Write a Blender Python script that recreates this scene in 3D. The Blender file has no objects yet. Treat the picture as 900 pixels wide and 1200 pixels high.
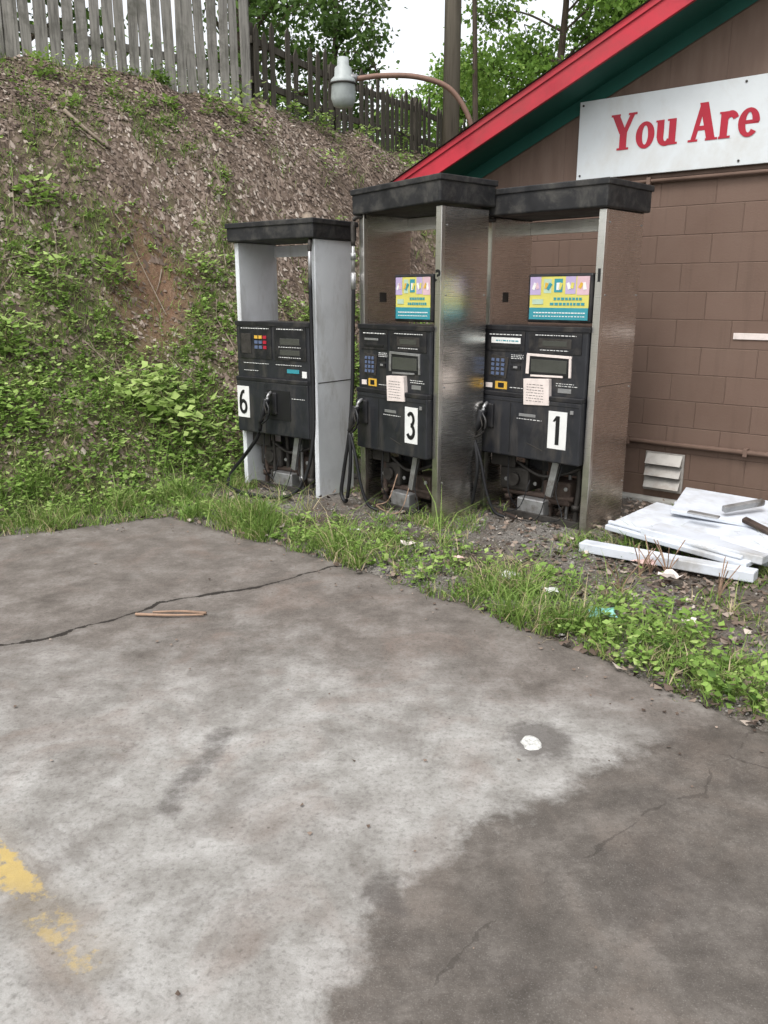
import bpy, math, random
import numpy as np
from mathutils import Vector, Matrix
random.seed(7); R=np.random.default_rng(11)
S=bpy.context.scene
COL=S.collection
# ---------------------------------------------------------------- node helpers
class M:
    def __init__(s,name,rough=.7,metal=0.,spec=.3):
        s.m=bpy.data.materials.new(name); s.m.use_nodes=True; s.t=s.m.node_tree
        s.b=s.t.nodes['Principled BSDF']; s.out=s.t.nodes['Material Output']
        s.b.inputs['Roughness'].default_value=rough; s.b.inputs['Metallic'].default_value=metal
        s.b.inputs['Specular IOR Level'].default_value=spec
        s._tc=None
    def n(s,t,**k):
        x=s.t.nodes.new(t)
        for a,v in k.items(): setattr(x,a,v)
        return x
    def l(s,a,b): s.t.links.new(a,b)
    def co(s,which='Object'):
        if not s._tc: s._tc=s.n('ShaderNodeTexCoord')
        return s._tc.outputs[which]
    def pos(s): return s.n('ShaderNodeNewGeometry').outputs['Position']
    def scale(s,vec,sc):
        x=s.n('ShaderNodeMapping'); s.l(vec,x.inputs['Vector']); x.inputs['Scale'].default_value=sc; return x.outputs[0]
    def noise(s,vec,scale,detail=4,rough=.55,dist=0):
        x=s.n('ShaderNodeTexNoise'); s.l(vec,x.inputs['Vector'])
        x.inputs['Scale'].default_value=scale; x.inputs['Detail'].default_value=detail
        x.inputs['Roughness'].default_value=rough; x.inputs['Distortion'].default_value=dist
        return x.outputs['Fac']
    def ramp(s,f,stops,interp='LINEAR'):
        x=s.n('ShaderNodeValToRGB'); s.l(f,x.inputs[0]); cr=x.color_ramp; cr.interpolation=interp
        while len(cr.elements)<len(stops): cr.elements.new(.5)
        for e,(p,c) in zip(cr.elements,stops):
            e.position=p; e.color=(c,c,c,1) if isinstance(c,(int,float)) else (*c,1)
        return x.outputs[0]
    def mix(s,f,a,b,mode='MIX'):
        x=s.n('ShaderNodeMix',data_type='RGBA',blend_type=mode)
        for i,v in ((0,f),(6,a),(7,b)):
            if isinstance(v,(int,float)): x.inputs[i].default_value=v if i==0 else (v,v,v,1)
            elif isinstance(v,tuple): x.inputs[i].default_value=(*v,1)
            else: s.l(v,x.inputs[i])
        return x.outputs[2]
    def math(s,op,a,b=0.,c=None,clamp=False):
        x=s.n('ShaderNodeMath',operation=op,use_clamp=clamp)
        for i,v in enumerate((a,b,c)):
            if v is None: continue
            if isinstance(v,(int,float)): x.inputs[i].default_value=v
            else: s.l(v,x.inputs[i])
        return x.outputs[0]
    def rng(s,v,a,b,c=0.,d=1.):
        x=s.n('ShaderNodeMapRange'); s.l(v,x.inputs[0])
        for i,q in enumerate((a,b,c,d)): x.inputs[i+1].default_value=q
        return x.outputs[0]
    def attr(s,name): 
        return s.n('ShaderNodeAttribute',attribute_name=name).outputs['Fac']
    def bump(s,h,st=.3,d=.01):
        x=s.n('ShaderNodeBump'); x.inputs['Strength'].default_value=st; x.inputs['Distance'].default_value=d
        s.l(h,x.inputs['Height']); s.l(x.outputs[0],s.b.inputs['Normal'])
    def base(s,c): s.l(c,s.b.inputs['Base Color'])
def painted(name,c,rough=.5,metal=0.,var=.35,sc=6,bump=.1,stretch=(1,1,1),dirt=None,spec=.35,dlo=.5,dhi=.72,streak=False):
    m=M(name,rough,metal,spec); v=m.scale(m.co(),stretch)
    f=m.noise(v,sc,5,.65); d=tuple(x*(1-var) for x in c); b=tuple(min(1,x*(1+var*.5)) for x in c)
    col=m.ramp(f,[(.3,d),(.5,c),(.72,b)])
    if dirt:
        g=m.noise(m.scale(m.co(),(1,1,.3)) if streak else m.co(),sc*.6*(3 if streak else 1),6,.7,.4); col=m.mix(m.rng(g,dlo,dhi),col,dirt)
    m.base(col); m.l(m.rng(f,.3,.7,max(.02,rough-.1),min(1,rough+.12)),m.b.inputs['Roughness'])
    if bump: m.bump(m.noise(v,sc*6,3),bump,.004)
    return m.m
# ---------------------------------------------------------------- mesh helpers
def npmesh(name,V,F,mat=None,attr=None,smooth=False,parent=None):
    V=np.asarray(V,dtype=np.float32).reshape(-1,3)
    if not isinstance(F,list): F=[F]
    me=bpy.data.meshes.new(name); me.vertices.add(len(V)); me.vertices.foreach_set('co',V.ravel())
    nl=sum(f.size for f in F); me.loops.add(nl)
    me.loops.foreach_set('vertex_index',np.concatenate([f.ravel() for f in F]).astype(np.int32))
    tot=np.concatenate([np.full(len(f),f.shape[1]) for f in F]).astype(np.int32)
    st=np.concatenate([[0],np.cumsum(tot)[:-1]]).astype(np.int32)
    me.polygons.add(len(tot)); me.polygons.foreach_set('loop_start',st); me.polygons.foreach_set('loop_total',tot)
    if smooth: me.polygons.foreach_set('use_smooth',np.ones(len(tot),dtype=bool))
    me.update(calc_edges=True); me.validate()
    if attr:
        for k,a in attr.items():
            at=me.attributes.new(k,'FLOAT','POINT'); at.data.foreach_set('value',np.asarray(a,dtype=np.float32))
    o=bpy.data.objects.new(name,me); COL.objects.link(o)
    if mat: me.materials.append(mat)
    if parent: o.parent=parent
    return o
def empty(name,loc=(0,0,0),rz=0.):
    e=bpy.data.objects.new(name,None); COL.objects.link(e); e.location=loc; e.rotation_euler=(0,0,rz); return e
def poly(name,verts,faces,mat,parent=None,bevel=0.,rot=None,loc=None,smooth=False):
    me=bpy.data.meshes.new(name); me.from_pydata([tuple(v) for v in verts],[],faces); me.update()
    o=bpy.data.objects.new(name,me); COL.objects.link(o)
    if mat: me.materials.append(mat)
    if parent: o.parent=parent
    if loc: o.location=loc
    if rot: o.rotation_euler=rot
    if bevel:
        b=o.modifiers.new('b','BEVEL'); b.width=bevel; b.segments=2; b.limit_method='ANGLE'
    return o
BF=[(0,3,2,1),(4,5,6,7),(0,1,5,4),(1,2,6,5),(2,3,7,6),(3,0,4,7)]
def bv(x0,x1,y0,y1,z0,z1): return [(x0,y0,z0),(x1,y0,z0),(x1,y1,z0),(x0,y1,z0),(x0,y0,z1),(x1,y0,z1),(x1,y1,z1),(x0,y1,z1)]
def box(name,x0,x1,y0,y1,z0,z1,mat,parent=None,bevel=.004,roll=0.):
    cx,cy,cz=(x0+x1)/2,(y0+y1)/2,(z0+z1)/2
    return poly(name,bv(x0-cx,x1-cx,y0-cy,y1-cy,z0-cz,z1-cz),BF,mat,parent,bevel,(0,roll,0),(cx,cy,cz))
def catmull(P,k=8):
    P=[Vector(p) for p in P]; Q=[P[0]*2-P[1]]+P+[P[-1]*2-P[-2]]; out=[]
    for i in range(1,len(Q)-2):
        a,b,c,d=Q[i-1:i+3]
        for j in range(k):
            t=j/k; out.append(.5*((2*b)+(c-a)*t+(2*a-5*b+4*c-d)*t*t+(3*b-a-3*c+d)*t**3))
    out.append(P[-1]); return out
def tubegeo(P,r,seg=8,k=6,V=None,F=None,smooth=True):
    pts=catmull(P,k) if smooth and len(P)>2 else [Vector(p) for p in P]
    V=[] if V is None else V; F=[] if F is None else F; off=len(V); n=len(pts)
    for i,p in enumerate(pts):
        t=(pts[min(i+1,n-1)]-pts[max(i-1,0)]).normalized()
        a=t.cross(Vector((0,0,1)) if abs(t.z)<.9 else Vector((1,0,0))).normalized(); b=t.cross(a)
        rr=r if isinstance(r,(int,float)) else r[0]+(r[1]-r[0])*i/(n-1)
        for j in range(seg):
            q=2*math.pi*j/seg; V.append(p+(a*math.cos(q)+b*math.sin(q))*rr)
    for i in range(n-1):
        for j in range(seg):
            F.append((off+i*seg+j,off+i*seg+(j+1)%seg,off+(i+1)*seg+(j+1)%seg,off+(i+1)*seg+j))
    F.append(tuple(off+j for j in reversed(range(seg)))); F.append(tuple(off+(n-1)*seg+j for j in range(seg)))
    return V,F
def tube(name,P,r,mat,parent=None,seg=10,k=6,smooth=True):
    V,F=tubegeo(P,r,seg,k,smooth=smooth); o=poly(name,V,F,mat,parent)
    for p in o.data.polygons:
        if len(p.vertices)==4: p.use_smooth=True
    return o
# ---------------------------------------------------------------- numpy noise / distance
def vn(x,y,s=0.):
    xi=np.floor(x); yi=np.floor(y); fx=x-xi; fy=y-yi; fx=fx*fx*(3-2*fx); fy=fy*fy*(3-2*fy)
    h=lambda i,j: np.modf(np.abs(np.sin(i*127.1+j*311.7+s*74.7)*43758.5453))[0]
    return (h(xi,yi)*(1-fx)+h(xi+1,yi)*fx)*(1-fy)+(h(xi,yi+1)*(1-fx)+h(xi+1,yi+1)*fx)*fy
def fbm(x,y,s=0.,o=4):
    r=0;a=.5
    for i in range(o): r=r+a*vn(x*2**i,y*2**i,s+i*3.3); a*=.5
    return r
def sm(a,b,x): t=np.clip((x-a)/(b-a),0,1); return t*t*(3-2*t)
def pdist(x,y,P,signed=True,closed=False):
    best=np.full(np.shape(x),1e9); sg=np.ones(np.shape(x))
    P=list(P)+([P[0]] if closed else [])
    for (ax,ay),(bx,by) in zip(P[:-1],P[1:]):
        dx,dy=bx-ax,by-ay; t=np.clip(((x-ax)*dx+(y-ay)*dy)/(dx*dx+dy*dy),0,1)
        d=np.hypot(x-ax-t*dx,y-ay-t*dy); c=dx*(y-ay)-dy*(x-ax)
        u=d<best-1e-9; best=np.where(u,d,best); sg=np.where(u,np.sign(c),sg)
    return best*sg if signed else best
def inpoly(x,y,P):
    r=np.zeros(np.shape(x),bool); n=len(P)
    for i in range(n):
        ax,ay=P[i]; bx,by=P[(i+1)%n]
        if ay==by: continue
        r^=((ay>y)!=(by>y))&(x<(bx-ax)*(y-ay)/(by-ay)+ax)
    return r
def sdpoly(x,y,P):
    d=pdist(x,y,P,False,True); return np.where(inpoly(x,y,P),d,-d)
TOE=[(-60,-18),(-6,4.25),(-2.7,5.62),(-1.5,6.75),(0,8.35),(1.7,10.6),(5,14.3),(40,48)]
CREST=[(-60,-12),(-8,7.2),(-4.04,9.6),(-1.8,11.6),(1.3,17),(5,22.5),(40,62)]
SLAB=[(-60,-19),(-6,3.75),(-2.64,5.33),(-1.6,5.86),(-.264,4.76),(.494,3.99),(.976,3.41),(1.36,2.84),(1.9,2.25),(4,.2),(12,-8),(40,-60),(-60,-60)]
def hillf(x,y):
    dt=pdist(x,y,TOE); dc=-pdist(x,y,CREST)
    return np.where(dt<=0,0,np.where(dc<=0,1,dt/(np.maximum(dt,0)+np.maximum(dc,0)+1e-6)))
def height(x,y):
    x=np.asarray(x,float); y=np.asarray(y,float)
    f=hillf(x,y); sd=sdpoly(x,y,SLAB)
    prof=f-.05*np.sin(f*math.pi*2)+.03*np.sin(f*9)*f*(1-f)*3
    z=4.05*np.clip(prof,0,1.02)
    env=sm(0,.15,f)
    z=z+env*((fbm(x*.9,y*.9,2)-.47)*.45+(fbm(x*3.5,y*3.5,5)-.47)*.13)
    z=z+(1-env)*((fbm(x*4,y*4,9,3)-.35)*.045)
    k=sm(-.01,.07,-sd)
    return z*k+(-.05)*(1-k)
# ---------------------------------------------------------------- materials
m_black=painted('black_plastic',(.012,.012,.014),.42,var=.4,sc=9,dirt=(.05,.045,.04),spec=.4)
m_black2=painted('black_panel',(.017,.018,.022),.38,var=.3,sc=6,dirt=(.055,.05,.046),spec=.5,dlo=.48,dhi=.75,streak=True)
m_cap=painted('weathered_black_cap',(.016,.016,.017),.6,var=.5,sc=7,dirt=(.085,.08,.07),dlo=.46)
m_rub=painted('hose_rubber',(.01,.01,.011),.5,var=.2,sc=20)
m_wht=painted('white_enamel',(.68,.7,.72),.4,var=.12,sc=3,dirt=(.36,.35,.32),streak=True,dlo=.52,dhi=.8)
m_wht2=painted('white_panel_enamel',(.58,.61,.66),.35,var=.16,sc=4,dirt=(.34,.33,.31),dlo=.48,dhi=.75)
m_decal=painted('white_decal',(.7,.7,.68),.5,var=.1,sc=12,bump=0)
m_paper=painted('paper',(.68,.6,.56),.8,var=.18,sc=14,bump=.1)
m_lcd=painted('lcd_glass',(.06,.062,.055),.15,var=.2,sc=8,bump=0,spec=.6)
m_blk=painted('black_ink',(.01,.01,.01),.5,var=.1,bump=0)
m_yel=painted('yellow_sticker',(.6,.36,.05),.5,var=.2,bump=0)
m_yel2=painted('ad_yellow',(.58,.53,.13),.4,var=.15,bump=0)
m_teal=painted('ad_teal',(.04,.25,.3),.4,var=.15,bump=0)
m_pur=painted('ad_purple',(.42,.34,.52),.4,var=.15,bump=0)
m_pink=painted('ad_pink',(.58,.4,.44),.4,var=.15,bump=0)
m_pale=painted('ad_pale_green',(.4,.52,.4),.4,var=.15,bump=0)
m_blue=painted('key_blue',(.09,.12,.2),.5,var=.2,bump=0)
m_red=painted('red_fascia_paint',(.44,.026,.042),.5,var=.3,sc=3,dirt=(.3,.04,.045))
m_redl=painted('red_letter_paint',(.37,.014,.032),.5,var=.15,sc=8)
m_green=painted('green_soffit_paint',(.012,.085,.065),.6,var=.25,sc=3)
m_sign=painted('sign_white',(.6,.63,.64),.5,var=.07,sc=2,dirt=(.5,.49,.46))
m_rust=painted('rusty_iron',(.06,.042,.034),.75,.3,var=.6,sc=14,bump=.4,dirt=(.1,.08,.065))
m_grime=painted('grimy_cast_metal',(.055,.05,.045),.6,.5,var=.5,sc=12,bump=.4)
m_galv=painted('galvanised',(.36,.36,.36),.45,.7,var=.3,sc=10,dirt=(.14,.12,.1))
m_wood=painted('weathered_fence_wood',(.27,.255,.23),.9,var=.55,sc=5,stretch=(6,6,.5),bump=.5,spec=.1,dirt=(.13,.125,.105))
m_wood2=painted('dark_fence_wood',(.085,.075,.062),.9,var=.5,sc=5,stretch=(6,6,.5),bump=.5,spec=.1)
m_pole=painted('utility_pole_wood',(.2,.175,.14),.9,var=.4,sc=4,stretch=(5,5,.3),bump=.5,spec=.1)
m_bark=painted('bark',(.09,.07,.055),.9,var=.5,sc=6,stretch=(3,3,.6),bump=.6,spec=.1)
m_stick=painted('dry_stick',(.3,.2,.14),.85,var=.45,sc=12)
m_twig=painted('grey_twig',(.25,.2,.155),.85,var=.4,sc=12)
m_lampw=painted('lamp_enamel',(.36,.39,.38),.45,var=.2,sc=10)
m_pipe=painted('rusty_pipe',(.2,.12,.09),.6,.2,var=.3,sc=10)
m_louver=painted('vent_aluminium',(.42,.4,.37),.5,.5,var=.25,sc=8,dirt=(.25,.2,.16))
m_browntrim=painted('brown_pipe_paint',(.15,.098,.075),.6,var=.2)
def steel(name,c,rough):
    m=M(name,rough,1.,.5); v=m.scale(m.co(),(1,1,70)); f=m.noise(v,4,4,.6)
    g=m.noise(m.scale(m.co(),(1,1,.5)),3.,5,.7,.6)
    d=tuple(x*.8 for x in c)
    col=m.mix(m.rng(g,.45,.7),c,d); col=m.mix(m.rng(f,.3,.7,0,.25),col,tuple(x*.65 for x in c))
    sx=m.n('ShaderNodeSeparateXYZ'); m.l(m.co(),sx.inputs[0])
    st=m.noise(m.scale(m.co(),(1,1,.25)),11,6,.75); col=m.mix(m.rng(st,.6,.76,0,.5),col,(.26,.22,.18))
    low=m.math('MULTIPLY',m.rng(sx.outputs[2],-.4,-1.1),m.rng(m.noise(m.co(),7,6,.7),.38,.62)); col=m.mix(m.math('MULTIPLY',low,.65),col,(.19,.16,.13))
    m.base(col); m.l(m.rng(f,.2,.8,rough-.06,rough+.12),m.b.inputs['Roughness'])
    wv_=m.noise(m.scale(m.co(),(1.5,1.5,1.2)),2.2,2,.5)
    m.bump(m.math('ADD',m.math('MULTIPLY',f,.04),m.math('MULTIPLY',wv_,1.)),.3,.01); return m.m
m_steel=steel('brushed_stainless',(.78,.76,.73),.23)
m_steel2=steel('dull_stainless',(.84,.82,.78),.28)
def leafmat(name,stops,trans=.3,rough=.55):
    m=M(name,rough,0,.25); c=m.ramp(m.attr('rnd'),stops); m.base(c)
    if trans>0:
        tr=m.n('ShaderNodeBsdfTranslucent'); m.l(c,tr.inputs['Color'])
        mx=m.n('ShaderNodeMixShader'); mx.inputs[0].default_value=trans
        m.l(m.b.outputs[0],mx.inputs[1]); m.l(tr.outputs[0],mx.inputs[2]); m.l(mx.outputs[0],m.out.inputs['Surface'])
    return m.m
m_weed=leafmat('weed_leaves',[(0,(.06,.12,.025)),(.4,(.15,.25,.05)),(.75,(.26,.4,.09)),(1,(.38,.49,.16))])
m_grass=leafmat('grass_blades',[(0,(.06,.115,.024)),(.5,(.155,.26,.05)),(.82,(.27,.37,.1)),(.93,(.4,.35,.18)),(1,(.48,.4,.25))])
m_litter=leafmat('dry_leaves',[(0,(.055,.039,.03)),(.35,(.135,.098,.076)),(.7,(.235,.182,.145)),(.9,(.34,.28,.235)),(1,(.46,.4,.34))],0,.85)
m_crown=leafmat('tree_leaves',[(0,(.04,.075,.018)),(.5,(.1,.18,.04)),(1,(.2,.31,.08))],.4)
m_crownb=leafmat('bright_tree_leaves',[(0,(.07,.13,.025)),(.5,(.18,.32,.055)),(1,(.33,.48,.11))],.45)
m_far=leafmat('far_leaves',[(0,(.05,.075,.03)),(.5,(.1,.16,.06)),(1,(.18,.26,.1))],0)
m_stone=leafmat('gravel_stone',[(0,(.07,.062,.055)),(.5,(.18,.166,.15)),(1,(.38,.36,.33))],0,.85)
# ---------------------------------------------------------------- terrain
def warp(N,ext,a,c):
    b=math.asinh(ext/a); u=np.linspace(-1,1,N); return c+a*np.sinh(b*u)
def gridmesh(name,xs,ys,zf,mat,attrs):
    X,Y=np.meshgrid(xs,ys); Z=zf(X,Y); n,mm=len(xs),len(ys)
    V=np.stack([X,Y,Z],-1).reshape(-1,3); i=np.arange(n-1)[None,:]+np.arange(mm-1)[:,None]*n
    F=np.stack([i,i+1,i+1+n,i+n],-1).reshape(-1,4)
    return npmesh(name,V,F,mat,{k:f(X,Y).ravel() for k,f in attrs.items()},True)
mt=M('earth_and_gravel',.95,0,.15); P=mt.pos()
n1=mt.noise(P,1.2,4,.65); n2=mt.noise(P,14,5,.7); n3=mt.noise(P,70,3,.7)
soil=mt.ramp(n2,[(.3,(.065,.048,.036)),(.5,(.135,.1,.075)),(.7,(.215,.165,.127))])
red=mt.mix(.4,soil,(.28,.14,.08)); soil=mt.mix(mt.attr('soil'),soil,red)
grav=mt.ramp(n3,[(.3,(.075,.067,.058)),(.5,(.17,.156,.14)),(.7,(.3,.28,.255))])
dirtf=mt.mix(mt.rng(n1,.4,.62),grav,mt.ramp(n2,[(.3,(.055,.043,.033)),(.7,(.135,.107,.085))]))
c=mt.mix(mt.attr('hill'),dirtf,soil)
c=mt.mix(mt.math('MULTIPLY',mt.attr('green'),mt.rng(n2,.35,.6,0,.7)),c,(.09,.13,.035))
mt.base(c); mt.bump(mt.math('ADD',n2,mt.math('MULTIPLY',n3,.5)),.8,.03)
def soilf(x,y): return sm(.55,.1,np.hypot(x+2.25,(y-8.4)*.6)+.4*(fbm(x*3,y*3,4)-.5))
def vegf(x,y):
    f=hillf(x,y); nn=fbm(x*1.2,y*1.2,41); n2_=fbm(x*3.3,y*3.3,43)
    q=f+.8*(nn-.5)+.6*(n2_-.5)+.1*np.clip(x+3.2,-3,3)
    return np.maximum(sm(.76,.36,q),.65*sm(.6,.69,fbm(x*1.4,y*1.4,47)))*sm(-.25,.1,pdist(x,y,TOE))*(1-.8*soilf(x,y))
def greenf(x,y): return np.clip(vegf(x,y)*.9+sm(.95,1.,hillf(x,y))*.9,0,1)
gridmesh('hillside_ground',warp(420,500,2.6,-.6),warp(420,500,2.6,6.5),height,mt.m,
  {'hill':lambda x,y:sm(-.15,.3,pdist(x,y,TOE)),'soil':soilf,'green':greenf})
# ---------------------------------------------------------------- concrete lot
WET=[(4,2.6),(1.7,2.95),(1.394,2.86),(1.01,2.68),(.80,2.55),(.568,2.366),(.38,2.25),(.237,2.16),(.148,2.0),(.02,1.93),(-.03,1.87),(-.054,1.68),(-.136,1.479),(-.4,1.1),(-.8,.2),(-1,-8),(12,-8),(12,-4)]
CR1=[(-4.5,2.3),(-2.6,3.25),(-1.82,3.555),(-1.62,3.62),(-1.49,3.76),(-1.33,3.9),(-1.2,4.11),(-1.08,4.15),(-.91,4.28),(-.7,4.33),(-.595,4.45),(-.312,4.68),(-.2,4.74)]
CR2=[(1.7,3.0),(1.42,2.8),(1.25,2.57),(1.13,2.5),(1.04,2.34),(.9,2.3),(.77,2.18),(.633,2.06),(.5,1.99),(.343,1.82),(.25,1.76),(.146,1.62),(.05,1.4)]
CR3=[(1.25,2.57),(1.45,2.47),(1.6,2.47),(2.2,2.3)]
def wob(x,y): return x+.04*(fbm(x*9,y*9,31)-.47)*2, y+.04*(fbm(x*9,y*9,37)-.47)*2
YL=[(-1.75,2.72),(-1.47,2.36),(-1.15,2.05),(-.88,1.79),(-.74,1.67)]
mc=M('old_concrete',.85,0,.25); P=mc.pos()
a=mc.noise(P,.9,5,.68,.3); b_=mc.noise(P,4.2,6,.74); f_=mc.noise(P,60,3,.7); g_=mc.noise(P,220,2,.6)
lt=mc.ramp(b_,[(.28,(.165,.153,.138)),(.45,(.26,.25,.232)),(.56,(.33,.32,.302)),(.7,(.41,.4,.382))])
br=mc.ramp(b_,[(.3,(.085,.073,.063)),(.5,(.15,.131,.116)),(.7,(.235,.214,.195))])
c=mc.mix(mc.rng(mc.math('ADD',a,mc.math('MULTIPLY',mc.attr('dirt'),.45)),.48,.76),lt,br)
r_=mc.noise(P,2.3,5,.6,1.); c=mc.mix(mc.rng(r_,.52,.72,0,.5),c,(.2,.15,.124))
r2=mc.noise(P,1.7,6,.75,.6); c=mc.mix(mc.rng(r2,.53,.68,0,.6),c,(.12,.106,.094))
r3=mc.noise(P,11,5,.75,.5); c=mc.mix(mc.math('MULTIPLY',mc.rng(r3,.58,.7,0,.55),mc.rng(a,.42,.58)),c,(.085,.073,.063))
dk=mc.ramp(b_,[(.3,(.045,.038,.032)),(.5,(.085,.072,.061)),(.7,(.155,.136,.119))])
dk=mc.mix(mc.rng(r_,.48,.68,0,.6),dk,(.15,.124,.104)); dk=mc.mix(mc.rng(r2,.5,.68,0,.6),dk,(.045,.038,.034))
edge=mc.math('ADD',mc.attr('wet'),mc.math('MULTIPLY',mc.math('SUBTRACT',mc.noise(P,6,7,.74),.5),.38))
wf=mc.rng(edge,-.05,.04); c=mc.mix(mc.math('MULTIPLY',wf,.9),c,dk)
sn=mc.math('ADD',mc.attr('scuff'),mc.math('MULTIPLY',mc.math('SUBTRACT',mc.noise(P,13,6,.72),.5),2.2))
c=mc.mix(mc.math('MULTIPLY',mc.rng(sn,.35,1.,0,.75),mc.rng(mc.attr('scuff'),.02,.25)),c,(.085,.075,.068))
c=mc.mix(mc.rng(f_,.3,.5,.4,0),c,(.06,.052,.045))
c=mc.mix(mc.rng(g_,.56,.75,0,.22),c,(.42,.4,.37))
vo=mc.n('ShaderNodeTexVoronoi'); mc.l(P,vo.inputs['Vector']); vo.inputs['Scale'].default_value=16
pit=mc.math('MULTIPLY',mc.rng(vo.outputs['Distance'],.10,.04),mc.rng(r_,.5,.58)); c=mc.mix(mc.math('MULTIPLY',pit,.6),c,(.05,.04,.035))
ny=mc.noise(P,22,5,.7)
yn=mc.math('ADD',mc.attr('yel'),mc.math('MULTIPLY',mc.math('SUBTRACT',ny,.5),.1))
yw=mc.math('MULTIPLY',mc.rng(yn,.05,.036),mc.rng(mc.math('ADD',mc.noise(P,10,5,.72),mc.math('MULTIPLY',mc.attr('yelk'),.1)),.48,.56))
c=mc.mix(mc.math('MULTIPLY',mc.rng(yn,.12,.03),.4),c,(.17,.135,.095))
c=mc.mix(mc.math('MULTIPLY',yw,mc.math('ADD',mc.math('MULTIPLY',mc.attr('yelk'),.35),.45)),c,mc.mix(ny,(.36,.26,.1),(.56,.41,.12)))
cn=mc.math('MULTIPLY',mc.math('SUBTRACT',mc.noise(P,38,5,.75),.5),.034)
cw=mc.noise(P,7,3,.6)
for A,B_,st_,wa,wb in (('cr1','cm1',.95,.004,.02),('cr2','cm2',.38,-.003,.009),('cr3','cm3',.5,0.,.008)):
    cf=mc.math('ABSOLUTE',mc.math('ADD',mc.attr(A),cn)); msk=mc.rng(mc.attr(B_),.09,.05)
    w1=mc.rng(cw,.35,.65,wa,wb)
    if A=='cr1': c=mc.mix(mc.math('MULTIPLY',mc.math('MULTIPLY',mc.rng(cf,.05,.0),.3),msk),c,(.08,.07,.06))
    k_=mc.math('MULTIPLY',mc.math('GREATER_THAN',w1,cf),msk)
    c=mc.mix(mc.math('MULTIPLY',k_,st_),c,(.022,.018,.015))
mc.base(c)
h=mc.math('ADD',mc.math('MULTIPLY',f_,.5),mc.math('MULTIPLY',g_,.25))
mc.bump(h,.5,.006); mc.l(mc.rng(wf,0,1,.88,.74),mc.b.inputs['Roughness'])
def slabz(x,y): 
    sd=sdpoly(x,y,SLAB)+.1*(fbm(x*6,y*6,3)-.5); return .012*(fbm(x*.8,y*.8,8)-.5)*sm(0,.5,sd)-.075*sm(.0,.06,-sd)
W_=lambda P_,s: (lambda x,y: pdist(*wob(x,y),P_,s))
gridmesh('concrete_lot',warp(600,58,1.5,.0),warp(600,58,1.5,2.9),slabz,mc.m,
 {'wet':lambda x,y:sdpoly(x,y,WET),'cr1':W_(CR1,True),'cm1':W_(CR1,False),'cr2':W_(CR2,True),'cm2':W_(CR2,False),'cr3':W_(CR3,True),'cm3':W_(CR3,False),
  'yel':lambda x,y:pdist(x,y,YL,False),'yelk':lambda x,y:sm(1.85,1.98,y),
  'dirt':lambda x,y:np.clip(sm(2.5,4.5,y)*.8+sm(.7,.0,sdpoly(x,y,SLAB))*.8,0,1.2),
  'scuff':lambda x,y:np.clip(.9*sm(.09,.01,pdist(x+.04*fbm(x*8,y*8,2),y,[(-.6,2.75),(-.61,2.6),(-.66,2.42),(-.68,2.28)],False))+sm(.2,.03,np.hypot(x-.58,(y-2.7)*.9))*1.4+sm(.07,.02,pdist(x,y,[(.0,1.95),(-.02,1.9),(.03,1.84)],False)),0,1.2)})
# ---------------------------------------------------------------- card builders
def nrm(v): return v/(np.linalg.norm(v,axis=-1,keepdims=True)+1e-9)
def cards(name,P,L,W,rnd,mat,fold=.25,parent=None):
    n=len(P); N=nrm(np.cross(L,W))*np.linalg.norm(W,axis=1,keepdims=True)*fold
    V=np.stack([P,P+.45*L+W+N,P+L,P+.45*L-W+N],1).reshape(-1,3)
    i=np.arange(n)*4; F=np.concatenate([np.stack([i,i+1,i+2],-1),np.stack([i,i+2,i+3],-1)])
    return npmesh(name,V,F,mat,{'rnd':np.repeat(rnd,4)},parent=parent)
def blades(name,P,L,W,rnd,mat,bend=.35):
    n=len(P); h=np.linalg.norm(L,axis=1,keepdims=True); out=nrm(L*np.array([1,1,0])+1e-4)
    mid=P+.55*L; tip=P+L+out*h*bend-np.array([0,0,1])*h*bend*.5
    V=np.stack([P-W,P+W,mid+W*.8,mid-W*.8,tip],1).reshape(-1,3); i=np.arange(n)*5
    return npmesh(name,V,[np.stack([i,i+1,i+2,i+3],-1),np.stack([i+3,i+2,i+4],-1)],mat,{'rnd':np.repeat(rnd,5)})
def rdir(n,up=0.):
    a=R.uniform(0,2*np.pi,n); return np.stack([np.cos(a),np.sin(a),np.full(n,up)],1)
PUMPS=[((1.40,5.41),-44,.93,.5),((.38,5.63),-48,.83,.47),((-.52,6.38),-37,.87,.44)]
BO=np.array([2.06,6.44]); be=np.array([.777,-.6295]); bn=np.array([.6295,.777])
def blocked(x,y,mar=.0):
    r=np.zeros(len(x),bool)
    for (px,py),a,w,d in PUMPS:
        a=math.radians(a); dx,dy=x-px,y-py; lx=dx*math.cos(a)+dy*math.sin(a); ly=-dx*math.sin(a)+dy*math.cos(a)
        r|=(lx>-w-mar)&(lx<mar)&(ly>.03-mar)&(ly<d+mar)
    lx=(x-BO[0])*be[0]+(y-BO[1])*be[1]; ly=(x-BO[0])*bn[0]+(y-BO[1])*bn[1]
    r|=(lx>-2.0)&(ly>-.05)
    return r
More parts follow.
